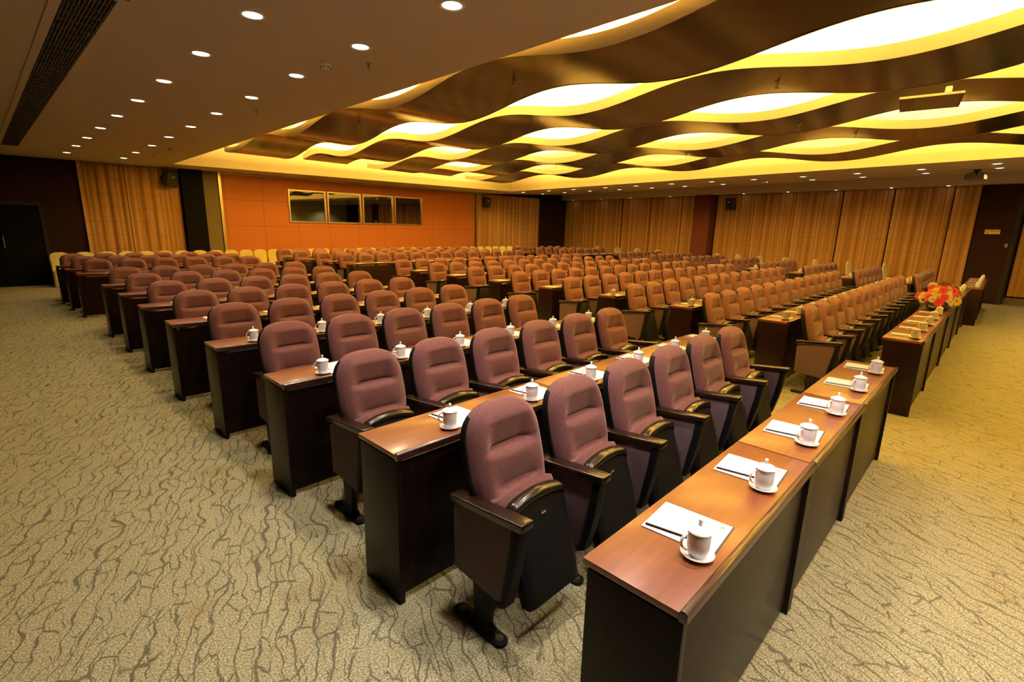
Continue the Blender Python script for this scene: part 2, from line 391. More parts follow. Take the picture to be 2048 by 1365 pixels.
# double door at the left end of the back wall
d = tag(thing('door_1', None, None), kind='structure')
for nm, x0, x1 in (('door_leaf', -1.62, -.80), ('door_leaf', -.79, .03)):
    q = MB(); bbox(q, x0, x1, .0, .045, 0.005, 1.96); lf = obj(nm, q.mesh('door_leaf', M['door'], 0), d)
    hx = x1 - .10 if x0 < -1 else x0 + .10
    h = MB(); p = bwp(hx, .10); h.tube([(p.x, p.y + .05, .93), (p.x, p.y, .95), (p.x, p.y, 1.2), (p.x, p.y + .05, 1.22)], .014, 10)
    obj('door_handle', h.mesh('door_handle', M['grey_metal']), lf)
q = MB(); bbox(q, .035, .115, -.01, .07, 0, 2.04); bbox(q, -1.70, .115, -.01, .07, 1.965, 2.04); bbox(q, -1.70, -1.625, -.01, .07, 0, 2.04)
obj('door_frame', q.mesh('door_frame', M['void'], 0), d)

# curtains -----------------------------------------------------------
def curtain_mesh(w, z0, z1, seed):
    rnd = random.Random(seed); n = max(12, int(w / 0.02)); P = []; B = []
    ph = [rnd.random() * 6.28 for _ in range(3)]
    for z in (z0, z0 + (z1 - z0) * .5, z1):
        r = []
        for i in range(n + 1):
            x = w * i / n
            r.append((x, -.05 + .014 * math.sin(x * 27 + ph[0]) + .009 * math.sin(x * 49 + ph[1] + .3 * z) + .006 * math.sin(x * 11 + ph[2]), z))
        P.append(r)
    mb = MB(); mb.grid(P)
    mb.grid([[(x, y + .012, z) for x, y, z in r] for r in P])
    return mb.mesh('curtain_panel', M['curtain'], 60)
CGB = 'patterned curtain panels'
for i, (x0, x1, lb) in enumerate(((.88, 1.835, 'gold striped curtain panel left of centre gap, left end of back wall'),
                                  (1.85, 3.06, 'gold striped curtain panel right of centre gap, under the left wall speaker'),
                                  (14.12, 15.27, 'gold striped curtain panel beside the orange wall, far corner of back wall'),
                                  (15.30, 16.68, 'gold striped curtain panel, middle of three in far corner of back wall'),
                                  (16.70, 18.06, 'gold striped curtain panel on back wall touching the dark corner column'))):
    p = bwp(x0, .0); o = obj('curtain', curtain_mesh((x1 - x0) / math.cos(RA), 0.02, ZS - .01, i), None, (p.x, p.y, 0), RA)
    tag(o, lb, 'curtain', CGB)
Yc = [15.66, 13.59, 11.83, 10.25, 8.72, 7.98]
Yd = [7.2, 5.76, 4.34, 2.93, 1.58, .23, -.33]
rws = [(Yc[i], Yc[i + 1], 'gold striped curtain panel, %s from corner column, far bay of right wall' % od(i + 1)) for i in range(5)]
rws += [(Yd[i], Yd[i + 1], 'gold striped curtain panel, %s right of the red column on right wall' % od(i + 1)) for i in range(6)]
for i, (y0, y1, lb) in enumerate(rws):
    p = rw(y0 - .012, .0); L = abs(y0 - y1) / math.cos(AR) - .03
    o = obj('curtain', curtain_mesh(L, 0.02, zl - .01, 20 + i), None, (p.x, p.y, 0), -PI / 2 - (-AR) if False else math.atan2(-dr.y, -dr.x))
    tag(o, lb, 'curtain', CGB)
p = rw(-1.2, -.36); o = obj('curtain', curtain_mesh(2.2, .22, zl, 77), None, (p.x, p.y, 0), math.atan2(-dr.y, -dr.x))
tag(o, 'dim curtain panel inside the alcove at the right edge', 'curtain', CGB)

# ------------------------------------------------------------------ auditorium chair
CP = 0.536                    # seat pitch
def lean(z): return -(0.965 - z) * 0.27
def sm(a, b_, x):
    t = min(1, max(0, (x - a) / (b_ - a))); return t * t * (3 - 2 * t)
def back_outline(v):          # half width at height fraction v
    w = 0.200 + 0.023 * sm(0, .45, v) - 0.006 * sm(.5, .9, v)
    v0 = 0.66
    if v > v0: w *= (max(0, 1 - ((v - v0) / (1 - v0)) ** 2.7)) ** (1 / 2.7)
    return w
Z0, Z1 = 0.47, 0.951
def backrest_mesh(nu=26, nv=40):
    rows = []; vs = [1 - (1 - i / nv) ** 1.5 for i in range(nv + 1)]; vs[-1] = 0.9995
    us = [math.sin(PI / 2 * (2 * j / nu - 1)) * .35 + (2 * j / nu - 1) * .65 for j in range(nu + 1)]
    c1, c2 = 0.615, 0.27
    for v in vs:
        w = back_outline(v); r = []
        zz = Z0 + (Z1 - Z0) * v
        for u in us:
            x = u * w
            d = min((1 - abs(u)) * w, (1 - v) * (Z1 - Z0) * 1.0)
            T = 0.062 * min(1, d / .06) ** .55 if d > 0 else 0
            m = 1 - sm(.34, .80, abs(u))
            rel = 0
            if v > c1: rel = -0.058 * (1 - (v - c1) / (1 - c1)) ** 1.5 * m * sm(1.0, .80, v)
            elif v > c2: rel = m * (0.010 * sm(c1, c1 - .05, v) - 0.048 * (1 - (v - c2) / (c1 - c2)) ** 2.2)
            else: rel = m * 0.010
            g = 0
            for cc, ww in ((c1, .012), (c2, .012)): g += math.exp(-((v - cc) / ww) ** 2)
            rel -= 0.010 * g * m
            wing = 0.012 * sm(.5, .95, abs(u)) * sm(1.0, .8, v)
            r.append((x, lean(zz) - T - rel * min(1, d / .05) - wing * min(1, d / .03) * 0 + .02, zz))
        rows.append(r)
    mb = MB(); mb.grid(rows)
    # rim wrap and back
    ring = [r[0] for r in rows] + rows[-1][1:-1] + [r[-1] for r in rows[::-1]]
    k = len(ring); o = [(x * .98, y + .03, z) for x, y, z in ring]
    mb.add(ring + o, [(i, i + 1, k + i + 1, k + i) for i in range(k - 1)])
    bot = rows[0]; mb.add(list(bot) + [(x, lean(Z0) + .05, Z0) for x, y, z in bot], [(i, i + 1, len(bot) + i + 1, len(bot) + i) for i in range(len(bot) - 1)])
    return mb
def shell_mesh():
    mb = MB(); out = []
    N = 26
    for i in range(N + 1): v = i / N; out.append((back_outline(min(v, .9995)) * 1.035 + .002, Z0 - .01 + (Z1 + .004 - Z0) * v))
    prof = [(x, z) for x, z in out] + [(-x, z) for x, z in out[::-1]]
    n = len(prof)
    A = [(x, lean(z) + .022, z) for x, z in prof]; B = [(x, lean(z) + .05, z) for x, z in prof]; Cc = [(x * .9, lean(z) + .068, Z0 + (z - Z0) * .96 + .01) for x, z in prof]
    mb.grid([A, B, Cc], closed=True)
    h = n // 2
    for L, fl in ((A, 0), (Cc, 1)):
        mb.add(L, [(i, i + 1, n - 2 - i, n - 1 - i) for i in range(h - 1)])
    return mb
def pan_pt(t, off=0.0): return (-.365 + .13 * t + off * .96, .165 + .405 * t - off * .27)  # y,z
def pan_w(t): return .168 + .012 * t
def arch(u): return .032 * (1 - u * u)
def pan_mesh():
    mb = MB(); F = []; Bk = []
    n, m_ = 20, 18
    for i in range(m_ + 1):
        t = i / m_; r = []; rb = []
        for j in range(n + 1):
            u = 2 * j / n - 1; s = sm(.55, 1, t)
            tt = t + arch(u) * s / .405
            rd = (1 - sm(.85, 1.0, abs(u))) ** .7
            bulge = .022 * rd * math.sin(PI * min(1, t * .95 + .08)) ** .5
            gro = 0
            for gc in (.10, .17, .25): gro += math.exp(-((t + .05 * u * u - gc) / .010) ** 2)
            if .58 < t < .61: gro += .35
            y, z = pan_pt(tt, -bulge + .004 * gro)
            r.append((u * pan_w(t), y, z)); y2, z2 = pan_pt(tt, .05); rb.append((u * pan_w(t) * .98, y2, z2))
        F.append(r); Bk.append(rb)
    mb.grid(F); mb.grid(Bk)
    def rim(R): return [r[0] for r in R] + R[-1][1:-1] + [r[-1] for r in R[::-1]] + R[0][1:-1][::-1]
    mb.grid([rim(F), rim(Bk)], closed=True); return mb
def lip_mesh():
    mb = MB(); rows = []
    N = 28
    prof = [(-.025, -.022), (-.028, -.007), (-.022, .006), (-.008, .011), (.014, .013), (.026, .009), (.031, -.003), (.026, -.016)]
    for j in range(N + 1):
        a = j / N * 2 - 1
        # runs along the arch and rounds down at both ends
        if abs(a) < .8: u = a / .8; x = u * .154; dz = arch(u * .92); tw = 0
        else: k = (abs(a) - .8) / .2; x = math.copysign(.154 + .022 * math.sin(k * PI / 2), a); dz = arch(.92) - .055 * k ** 1.4
        sc = 1 - .35 * max(0, (abs(a) - .8) / .2)
        y0, z0 = pan_pt(1.0)
        rows.append([(x, y0 + py * sc, z0 + dz + pz * sc + .004) for py, pz in prof])
    mb.grid(rows, closed=True); mb.add(rows[0], [tuple(range(len(prof)))]); mb.add(rows[-1], [tuple(range(len(prof)))[::-1]])
    return mb
def seat_cushion_mesh():
    mb = MB(); F = []
    n = 14; secs = []
    for i in range(13):
        t = i / 12; tt = .10 + .98 * t; r = []
        w = .188 - .02 * (1 - t) ; ht = .062 * min(1, (1 - t) * 5 + .25) ** .5
        K = 20
        for j in range(K):
            a = 2 * PI * j / K; cu, su = math.cos(a), math.sin(a)
            ex = abs(cu) ** .35 * (1 if cu > 0 else -1); ey = abs(su) ** .6 * (1 if su > 0 else -1)
            y, z = pan_pt(tt + arch(min(1, abs(ex))) / .405 * sm(.5, 1, t), .078 + ht * ey)
            r.append((ex * w, y, z))
        secs.append(r)
    mb.grid(secs, closed=True); mb.add(secs[-1], [tuple(range(20))]); mb.add(secs[0], [tuple(range(20))[::-1]])
    return mb
AX, BX = -CP / 2 + .026, CP / 2 + .026   # the chair owns the stand on its left
def arm_mesh(x):
    mb = MB(); bm = bmesh.new(); bmesh.ops.create_cube(bm, size=1)
    for v in bm.verts: v.co = Vector((v.co.x * .072, v.co.y * .43, v.co.z * .036))
    bmesh.ops.bevel(bm, geom=bm.edges[:], offset=.008, segments=3, affect='EDGES', profile=.6)
    for v in bm.verts: v.co = Vector((v.co.x + x, v.co.y - .188, v.co.z + .590 - v.co.y * .10))
    mb.bm(bm); return mb
PANEL = [(-.345, .592), (-.02, .56), (.012, .53), (.004, .232), (-.275, .212), (-.295, .228), (-.315, .36), (-.335, .48)]
def panel_mesh(x):
    mb = MB(); mb.prism(PANEL, 'x', x - .022, x + .022, .006); return mb
def panel_frame_mesh(x):
    mb = MB()
    prof = [(-.385, .602), (-.345, .598), (-.334, .48), (-.314, .36), (-.294, .228), (-.270, .210), (-.28, .192), (-.318, .212), (-.342, .30), (-.366, .42)]
    mb.prism(prof, 'x', x - .029, x + .029, .004); return mb
def leg_mesh(x):
    mb = MB(); mb.prism([(-.225, .24), (-.115, .24), (-.125, .012), (-.205, .012)], 'x', x - .019, x + .019, .004)
    mb.prism([(-.23, .012), (-.10, .012), (-.115, .04), (-.215, .04)], 'x', x - .024, x + .024, .004); return mb
def foot_mesh(x):
    mb = MB(); pr = []
    for i in range(9): a = PI * i / 8; pr.append((x + .033 * math.cos(a), -.015 + .028 * math.sin(a)))
    for i in range(9): a = PI + PI * i / 8; pr.append((x + .033 * math.cos(a), -.275 + .028 * math.sin(a)))
    mb.prism(pr, 'z', 0.001, .019, .004); return mb
def bolt_mesh(x, y):
    mb = MB(); mb.lathe([(0, .0255), (.010, .0255), (.011, .0225), (.018, .0225), (.019, .018)], 16, (x, y, 0)); return mb
def badge_mesh():
    mb = MB(); y, z = pan_pt(.86, -.022); mb.box((0, y - .004, z), (.03, .004, .012), .001); return mb
ME = dict(backrest=backrest_mesh().mesh('backrest', M['fabric'], 60), back_shell=shell_mesh().mesh('back_shell', M['shell'], 50),
          seat_cushion=seat_cushion_mesh().mesh('seat_cushion', M['fabric'], 60), seat_pan=pan_mesh().mesh('seat_pan', M['pan'], 50),
          seat_lip=lip_mesh().mesh('seat_lip', M['lip'], 60), badge=badge_mesh().mesh('badge', M['badge']))
for sd, x in (('L', AX), ('R', BX)):
    ME['armrest' + sd] = arm_mesh(x).mesh('armrest', M['wood_arm'], 40); ME['panel' + sd] = panel_mesh(x).mesh('side_panel', M['fabric_panel'], 40)
    ME['pframe' + sd] = panel_frame_mesh(x).mesh('panel_frame', M['shell'], 40); ME['leg' + sd] = leg_mesh(x).mesh('leg', M['steel_black'], 40)
    ME['foot' + sd] = foot_mesh(x).mesh('foot', M['steel_black'], 40)
    for k, y in enumerate((-.265, -.03)): ME['bolt%s%d' % (sd, k)] = bolt_mesh(x, y).mesh('bolt', M['bolt'], 40)
def stand(t, sd, near):
    obj('armrest', ME['armrest' + sd], t); p = obj('side_panel', ME['panel' + sd], t)
    obj('panel_frame', ME['pframe' + sd], p)
    obj('leg', ME['leg' + sd], t)
    if near:
        f = obj('foot', ME['foot' + sd], t)
        for k in (0, 1): obj('bolt', ME['bolt%s%d' % (sd, k)], f)
def make_chair(label, near, right):
    t = thing('auditorium_chair', label, 'chair')
    obj('backrest', ME['backrest'], t); obj('back_shell', ME['back_shell'], t)
    obj('seat_cushion', ME['seat_cushion'], t)
    pn = obj('seat_pan', ME['seat_pan'], t); obj('seat_lip', ME['seat_lip'], t)
    if near: obj('badge', ME['badge'], pn)
    stand(t, 'L', near)
    if right: stand(t, 'R', near)
    return t
proto = {}
def place_chair(loc, rz, label, group, near, right):
    k = (near, right)
    if k not in proto:
        proto[k] = make_chair(label, near, right); r = proto[k]; r.location = loc; r.rotation_euler = (0, 0, rz); r['group'] = group; return r
    return dup(proto[k], loc, rz, label, group)

# ------------------------------------------------------------------ desk unit
DH = 0.75
def desk_parts(w):
    d = {}
    mb = MB(); mb.box((w / 2, -.154, DH - .011), (w - .004, .308, .022), .002); d['tabletop'] = mb.mesh('tabletop', M['wood_top'], 40)
    mb = MB(); mb.prism([(-.3085, DH - .028), (-.3085, DH + .001), (-.315, DH + .009), (-.324, DH + .010), (-.333, DH + .004), (-.333, DH - .024), (-.327, DH - .029)], 'x', .002, w - .002, .002)
    d['front_rail'] = mb.mesh('front_rail', M['wood_rail'], 40)
    mb = MB(); mb.box((w / 2, -.297, .365), (w - .058, .018, .66), .001); d['front_panel'] = mb.mesh('front_panel', M['wood_dark'], 40)
    mb = MB(); mb.box((w / 2, -.16, .56), (w - .058, .24, .018), .001); d['shelf'] = mb.mesh('shelf', M['wood_dark'], 40)
    for nm, x in (('L', .0145), ('R', w - .0145)):
        mb = MB(); mb.box((x, -.172, DH / 2 - .013), (.027, .304, DH - .028), .0015); d['side' + nm] = mb.mesh('side_panel', M['wood_dark'], 40)
    return d
DM = {}; dproto = {}
def place_desk(w, loc, rz, label, group):
    w = round(w, 3)
    if w in dproto: return dup(dproto[w], loc, rz, label, group)
    d = desk_parts(w); t = thing('bench_desk', label, 'desk', loc, rz, group)
    obj('tabletop', d['tabletop'], t); obj('front_rail', d['front_rail'], t); obj('front_panel', d['front_panel'], t); obj('shelf', d['shelf'], t)
    obj('side_panel', d['sideL'], t); obj('side_panel', d['sideR'], t)
    dproto[w] = t; return t

# ------------------------------------------------------------------ small things on the desks
def mug_parts():
    b = MB(); b.lathe([(0, .003), (.028, .003), (.030, .0), (.033, .004), (.036, .012), (.041, .030), (.0425, .092), (.0415, .094), (.0395, .092), (.038, .03), (.03, .012), (0, .010)], 28)
    h = MB(); pts = []
    for i in range(13):
        a = -PI / 2 + PI * i / 12; pts.append((.040 + .028 * math.cos(a) - (.002 if i in (0, 12) else 0), 0, .053 + .030 * math.sin(a)))
    h.tube(pts, .0048, 8, sx=1.5)
    l = MB(); l.lathe([(.0, .1), (.036, .096), (.046, .0955), (.0475, .098), (.046, .1015), (.034, .108), (.018, .114), (.008, .1165), (0, .117)], 28)
    k = MB(); k.lathe([(0, .115), (.0075, .1155), (.0065, .124), (.0085, .131), (.0085, .137), (.005, .141), (0, .142)], 14)
    return [(n, q.mesh(n, M['porcelain'], 50)) for n, q in (('mug_body', b), ('handle', h), ('lid', l), ('lid_knob', k))]
MUG = mug_parts()
sau = MB(); sau.lathe([(0, .0), (.026, .0), (.028, .004), (.042, .008), (.051, .0125), (.0505, .0140), (.041, .0105), (.030, .0065), (0, .006)], 32)
SAU = sau.mesh('saucer', M['porcelain'], 50)
pap = MB(); pap.box((0, 0, .0006), (.200, .235, .0012)); PAPER = pap.mesh('notepad_sheet', M['paper'], 0)
pdb = MB(); pdb.box((.004, -.004, .0008), (.202, .237, .0016)); PADB = pdb.mesh('pad_board', M['pad'], 0)
lg = MB(); ring = []
for i in range(16):
    a = 2 * PI * i / 16; ring.append((.0115 * math.cos(a), .0065 * math.sin(a)))
lg.add([(x + .072, y - .092, .0014) for x, y in ring] + [(x * .62 + .072, y * .5 - .092, .0014) for x, y in ring], [(i, (i + 1) % 16, 16 + (i + 1) % 16, 16 + i) for i in range(16)])
lg.add([(.072 + .004 * math.cos(2 * PI * i / 10), -.092 + .0022 * math.sin(2 * PI * i / 10), .0014) for i in range(10)], [tuple(range(10))])
LOGO = lg.mesh('printed_mark', M['gold_print'], 0)
pc = MB(); pc.tube([(0, -.085, .0038), (0, .072, .0038)], .0038, 6); PENC = pc.mesh('pencil', M['pencil'], 0)
pt = MB(); pt.tube([(0, .072, .0038), (0, .090, .0038)], [.0036, .0006], 6); PTIP = pt.mesh('pencil_tip', M['bolt'], 0)
pm = MB()
for k in range(9):
    y = -.055 + k * .0085 + (.01 if k > 3 else 0); pm.add([(-.0012, y, .0078), (.0012, y, .0078), (.0012, y + .005, .0078), (-.0012, y + .005, .0078)], [(0, 1, 2, 3)])
PMARK = pm.mesh('gold_lettering', M['gold_print'], 0)
MS = .82
def make_mug(loc, label, group):
    t = thing('lidded_mug', label, 'mug', loc, math.radians(140), group)
    obj(MUG[0][0], MUG[0][1], t); obj(MUG[1][0], MUG[1][1], t); l = obj(MUG[2][0], MUG[2][1], t); obj(MUG[3][0], MUG[3][1], l); t.scale = (MS, MS, MS * 1.04); return t
mug0 = pap0 = pen0 = None
def place_setting(loc, rz, tagtxt, mug, pencil, group):
    """loc: chair axis at the chair-side desk edge, z = desk top"""
    global mug0, pap0, pen0
    c, s_ = math.cos(rz), math.sin(rz)
    def W(x, y, z): return (loc[0] + c * x - s_ * y, loc[1] + s_ * x + c * y, loc[2] + z)
    j = random.uniform(-.012, .012)
    if mug:
        tag(obj('saucer', SAU, None, W(-.118 + j, -.240, .0005)), 'white saucer under the mug, ' + tagtxt, 'saucer', 'white saucers on the desks')
        l = 'white lidded mug, ' + tagtxt
        if mug0 is None: mug0 = make_mug(W(-.118 + j, -.240, .0068), l, 'white lidded mugs on the desks')
        else: dup(mug0, W(-.118 + j, -.240, .0068), math.radians(140) + j * 14, l, 'white lidded mugs on the desks')
    l = 'white notepad sheet, ' + tagtxt; a = rz + math.radians(4) + j
    if pap0 is None:
        pap0 = thing('notepad', l, 'paper', W(.005 + j, -.150, .0004), a, 'notepads on the desks')
        obj('pad_board', PADB, pap0); q = obj('sheet', PAPER, pap0); q.location = (0, 0, .0016); m_ = obj('printed_mark', LOGO, q)
    else: dup(pap0, W(.005 + j, -.150, .0004), a, l, 'notepads on the desks')
    if pencil:
        l = 'black pencil with gold lettering, ' + tagtxt
        if pen0 is None:
            pen0 = thing('pencil', l, 'pencil', W(-.07 + j, -.13, .0034), a + PI + .12, 'black pencils on the desks')
            q = obj('barrel', PENC, pen0); obj('pencil_tip', PTIP, pen0); obj('gold_lettering', PMARK, q)
        else: dup(pen0, W(-.07 + j, -.13, .0034), a + PI + .12, l, 'black pencils on the desks')

# ------------------------------------------------------------------ seating blocks
BLK = {'left': dict(n=6, a=-.015, w=[1.235, 1.08, 1.204], dx=-.38,
        rows=[(.38, .76), (.42, 1.96), (.44, 3.18), (.45, 4.42), (.45, 5.61), (.45, 6.81), (.44, 8.05), (.43, 9.26), (.36, 11.40), (.30, 12.40), (.22, 13.40)],
        dy=[0, 1.285, 2.55, 3.78, 5.0, 6.27, 7.50, 8.71, 10.84, 11.84, 12.84], dxs=[-.012, -.026, .017, .018, .014, .025, .035, .031, -.03, -.08, -.12]),
       'middle': dict(n=13, a=-.021, w=[1.22, 1.60, 1.60, 1.60, 1.13], dx=-.25,
        rows=[(5.13, .61), (5.27, 1.77), (5.37, 2.94), (5.41, 4.12), (5.44, 5.29), (5.45, 6.47), (5.45, 7.67), (5.43, 8.87), (5.36, 11.30), (5.22, 12.28), (5.05, 13.24), (4.98, 14.20)], dy=[-.11, 1.08, 2.25, 3.47, 4.70, 5.92, 7.15, 8.36, 10.74, 11.72, 12.68, 13.64], dxs=[4.86, 4.97, 5.12, 5.22, 5.27, 5.28, 5.28, 5.26, 5.05, 4.92, 4.75, 4.70]),
       'right': dict(n=6, a=-.016, w=[1.17, 1.17, 1.17], dx=-.27,
        rows=[(12.22, .29), (12.48, 1.38), (12.9, 2.49), (13.29, 3.64), (13.65, 4.84), (13.96, 6.09), (14.24, 7.37), (14.49, 8.71), (14.40, 11.30), (14.20, 12.3), (13.95, 13.3)])}
NEAR = {'left': 5, 'middle': 3, 'right': 2}
MUGROWS = {'left': 4, 'middle': 4, 'right': 5}
PAPROWS = {'left': 8, 'middle': 9, 'right': 9}
for bn, B in BLK.items():
    for r, (x0, y0) in enumerate(B['rows'], 1):
        a = B['a']; c, s_ = math.cos(a), math.sin(a); n = B['n']
        place = '%s row from front, %s block' % (od(r), bn)
        for k in range(n):
            loc = (x0 + c * k * CP, y0 + s_ * k * CP, 0)
            place_chair(loc, a, 'mauve tip-up chair, %s from left, %s' % (od(k + 1), place), 'mauve chairs in rows, %s block' % bn, r <= NEAR[bn], k == n - 1)
        # desk row: chair-side edge 0.74 m in front of the backrest tops
        back = 0.76 if bn == 'left' else 0.72
        if 'dy' in B: back = y0 - B['dy'][r - 1]
        elif r >= 9: back = .56
        dx = (B['dxs'][r - 1] - x0 if 'dxs' in B else B['dx']) + (.40 if (bn == 'right' and r == 1) else 0)
        ox, oy = x0 + s_ * back + c * dx, y0 - c * back + s_ * dx
        q = 0.0
        for k, w in enumerate(B['w']):
            place_desk(w - .004, (ox + c * q, oy + s_ * q, 0), a, 'dark wood bench desk, %s from left, %s' % (od(k + 1), place), 'bench desks, %s block' % bn)
            q += w
        if r <= PAPROWS[bn]:
            for k in range(n):
                if bn == 'middle' and r == 1 and k in (5, 6): continue
                kx = k * CP * (B['w'][0] + sum(B['w'][1:])) / (n * CP) + (.0 if bn != 'left' else -.01)
                if bn == 'right' and r == 1: kx += .42
                if bn == 'left' and r == 2: kx += .055
                loc = (x0 + s_ * back + c * kx, y0 - c * back + s_ * kx, DH)
                place_setting(loc, a, '%s from left, %s' % (od(k + 1), place.replace('row', 'desk row')), r <= MUGROWS[bn], r <= 4, bn)

# ------------------------------------------------------------------ covered banquet chairs
def cover_parts():
    m1 = MB(); rows = []
    H = .86
    for i in range(15):
        t = i / 14; z = .44 + (H - .44) * t
        w = .20 + .012 * sm(0, .6, t)
        if t > .72: w *= max(0.02, 1 - ((t - .72) / .28) ** 2.6) ** (1 / 2.6) if t < 1 else .35
        w = max(w, .075)
        y = .20 + .05 * t; th = .028 * (1 if t < .95 else .6); r = []
        for j in range(20):
            an = 2 * PI * j / 20; cx, sx = math.cos(an), math.sin(an)
            r.append((w * abs(cx) ** .5 * (1 if cx > 0 else -1), y + th * abs(sx) ** .7 * (1 if sx > 0 else -1), z))
        rows.append(r)
    m1.grid(rows, closed=True); m1.add(rows[-1], [tuple(range(20))]); m1.add(rows[0], [tuple(range(20))[::-1]])
    m2 = MB(); m2.box((0, .0, .43), (.42, .43, .07), .025, 3)
    m3 = MB(); R = []
    for i in range(6):
        t = i / 5; z = .41 - .40 * t; r = []
        for j in range(48):
            an = 2 * PI * j / 48; cx, sx = math.cos(an), math.sin(an)
            k = 1 + .03 * t + .02 * t * math.sin(an * 12)
            r.append((.205 * k * abs(cx) ** .4 * (1 if cx > 0 else -1), .205 * k * abs(sx) ** .4 * (1 if sx > 0 else -1), z))
        R.append(r)
    m3.grid(R, closed=True)
    return [(n_, q.mesh(n_, M['cream_cloth'], 60)) for n_, q in (('back_cover', m1), ('seat_cover', m2), ('skirt', m3))]
CV = cover_parts()
cov0 = None
def place_cover(loc, rz, label, group, sc=(1, 1, 1)):
    global cov0
    if cov0 is None:
        cov0 = thing('banquet_chair', label, 'chair', loc, rz, group)
        for n_, me in CV: obj(n_, me, cov0)
        cov0.scale = sc; return cov0
    return dup(cov0, loc, rz, label, group, sc)
wx = [.25, .73, 1.19, 1.62, 2.04, 2.46, 2.88, 3.32, 3.74, 4.15, 4.56, 4.97, 5.38, 5.80, 6.21, 6.62, 7.05, 7.50, 7.94, 8.37, 8.82, 9.27, 9.72, 10.16, 10.57, 10.98, 11.40, 11.83, 12.26, 12.70, 13.15, 13.60, 14.04, 14.48, 14.92, 15.36, 15.8, 16.24]
for i, x in enumerate(wx):
    h = .835 + .025 * min(1, x / 9) ; p = bwp(x, .62)
    place_cover((p.x, p.y, 0), RA, 'cream covered banquet chair against the back wall, %s from its left end' % od(i + 1), 'cream covered chairs along the back wall', (.90, .95, h / .86))
wy = [1.15, 2.10, 3.05, 4.0, 4.88, 5.68, 6.5, 9.2, 10.3, 11.4, 12.6]
for i, y in enumerate(wy):
    p = rw(y, .42)
    place_cover((p.x, p.y, 0), AR, 'cream covered chair along the right wall curtains, %s from the pilaster' % od(i + 1), 'cream covered chairs along the right wall', (1, 1, 1.08))

# ------------------------------------------------------------------ ceiling wave panels
PER, AMP, ZM, FH, RW = 2.88, .078, 3.075, .10, 1.05
RX = [2.10, 3.70, 5.30, 6.90, 8.50]
def rib_z(i, y):
    ph = 1.45 if i % 2 == 0 else 2.89
    return ZM - AMP * math.cos(2 * PI * (y - ph) / PER)
RY0, RY1 = -3.7, 10.75
wave_names = ['nearest the left soffit', 'second from the left soffit', 'middle of the five', 'second from the right soffit', 'nearest the right soffit']
for i, x0 in enumerate(RX):
    t = thing('ceiling_wave_panel', 'long wavy bronze ceiling panel with lit cream edges, %s' % wave_names[i], 'ceiling panel', (0, 0, ZM), 0, 'wavy bronze ceiling panels')
    N = 150; ysn = [RY0 + (RY1 - RY0) * k / N for k in range(N + 1)]
    mb = MB(); g = []
    for y in ysn: g.append([(x0 + .042 * y + RW * q / 4 * .985, y, rib_z(i, y) - ZM) for q in range(5)])
    mb.grid(g); obj('underside', mb.mesh('underside', M['bronze'], 60), t)
    fm = MB()
    for sx in (0.0, RW * .985):
        fm.grid([[(x0 + .042 * y + sx + (-.012 if sx == 0 else .0), y, rib_z(i, y) - ZM - .004), (x0 + .042 * y + sx + (-.012 if sx == 0 else .0), y, rib_z(i, y) - ZM + FH),
                  (x0 + .042 * y + sx + (0 if sx == 0 else .012), y, rib_z(i, y) - ZM + FH), (x0 + .042 * y + sx + (0 if sx == 0 else .012), y, rib_z(i, y) - ZM - .004)] for y in ysn], closed=True)
    for y in (RY0, RY1):
        fm.add([(x0 + .042 * y, y, rib_z(i, y) - ZM - .003), (x0 + .042 * y + RW * .985, y, rib_z(i, y) - ZM - .003), (x0 + .042 * y + RW * .985, y, rib_z(i, y) - ZM + FH), (x0 + .042 * y, y, rib_z(i, y) - ZM + FH)], [(0, 1, 2, 3)])
    obj('edge_fascia', fm.mesh('edge_fascia', M['fascia'], 60), t)

# ------------------------------------------------------------------ ceiling fittings
rg = MB(); rg.lathe([(.062, .0), (.078, -.006), (.084, -.004), (.085, .0)], 28); RING = rg.mesh('trim_ring', M['white_plastic'], 50)
ds = MB(); ds.lathe([(.0, -.001), (.040, -.0015), (.063, -.001)], 28); DISC = ds.mesh('lamp_disc', M['lamp'], 50)
ds = MB(); ds.lathe([(.0, -.001), (.040, -.0015), (.063, -.001)], 28); DISCR = ds.mesh('lamp_disc', M['lamp_r'], 50)
dl0 = {}
def downlight(loc, label, group, disc, sc=1.0, tilt=0.0):
    k = disc.name
    if k not in dl0:
        t = thing('downlight', label, 'ceiling light', loc, 0, group); obj('trim_ring', RING, t); obj('lamp_disc', disc, t); dl0[k] = t
    else: t = dup(dl0[k], loc, 0, label, group)
    t.scale = (sc, sc, 1); t.rotation_euler = (0, tilt, 0)
    return t
def spot(loc, power, col, size=2.3, blend=.6, rad=.06, aim=None):
    L = bpy.data.lights.new('spot_lamp', 'SPOT'); L.energy = power; L.color = col; L.spot_size = size; L.spot_blend = blend; L.shadow_soft_size = rad
    o = bpy.data.objects.new('spot_lamp', L); COL.objects.link(o); o.location = loc
    if aim: o.rotation_euler = (Vector(aim) - Vector(loc)).to_track_quat('-Z', 'Y').to_euler()
    return o
WARM = (1, .70, .36); PALE = (1, .82, .62)
L1 = [.53 - .0157 * k for k in range(9)]; Y1 = [14.6, 12.98, 11.42, 9.92, 8.46, 7.08, 5.78, 4.48, 3.26]
for k, (x, y) in enumerate(zip(L1, Y1)):
    downlight((x, y, ZS - .002), 'round warm downlight in left soffit, outer row, %s from back wall' % od(k + 1), 'downlights in the left soffit', DISC)
    spot((x, y, ZS - .03), 62 if y < 8 else 34, WARM)
L2 = [1.56, 1.52, 1.49, 1.43, 1.38, 1.32, 1.29, 1.24, 1.22, 1.20]; Y2 = [14.65, 13.11, 11.51, 9.99, 8.51, 7.10, 5.77, 4.47, 3.24, 2.07]
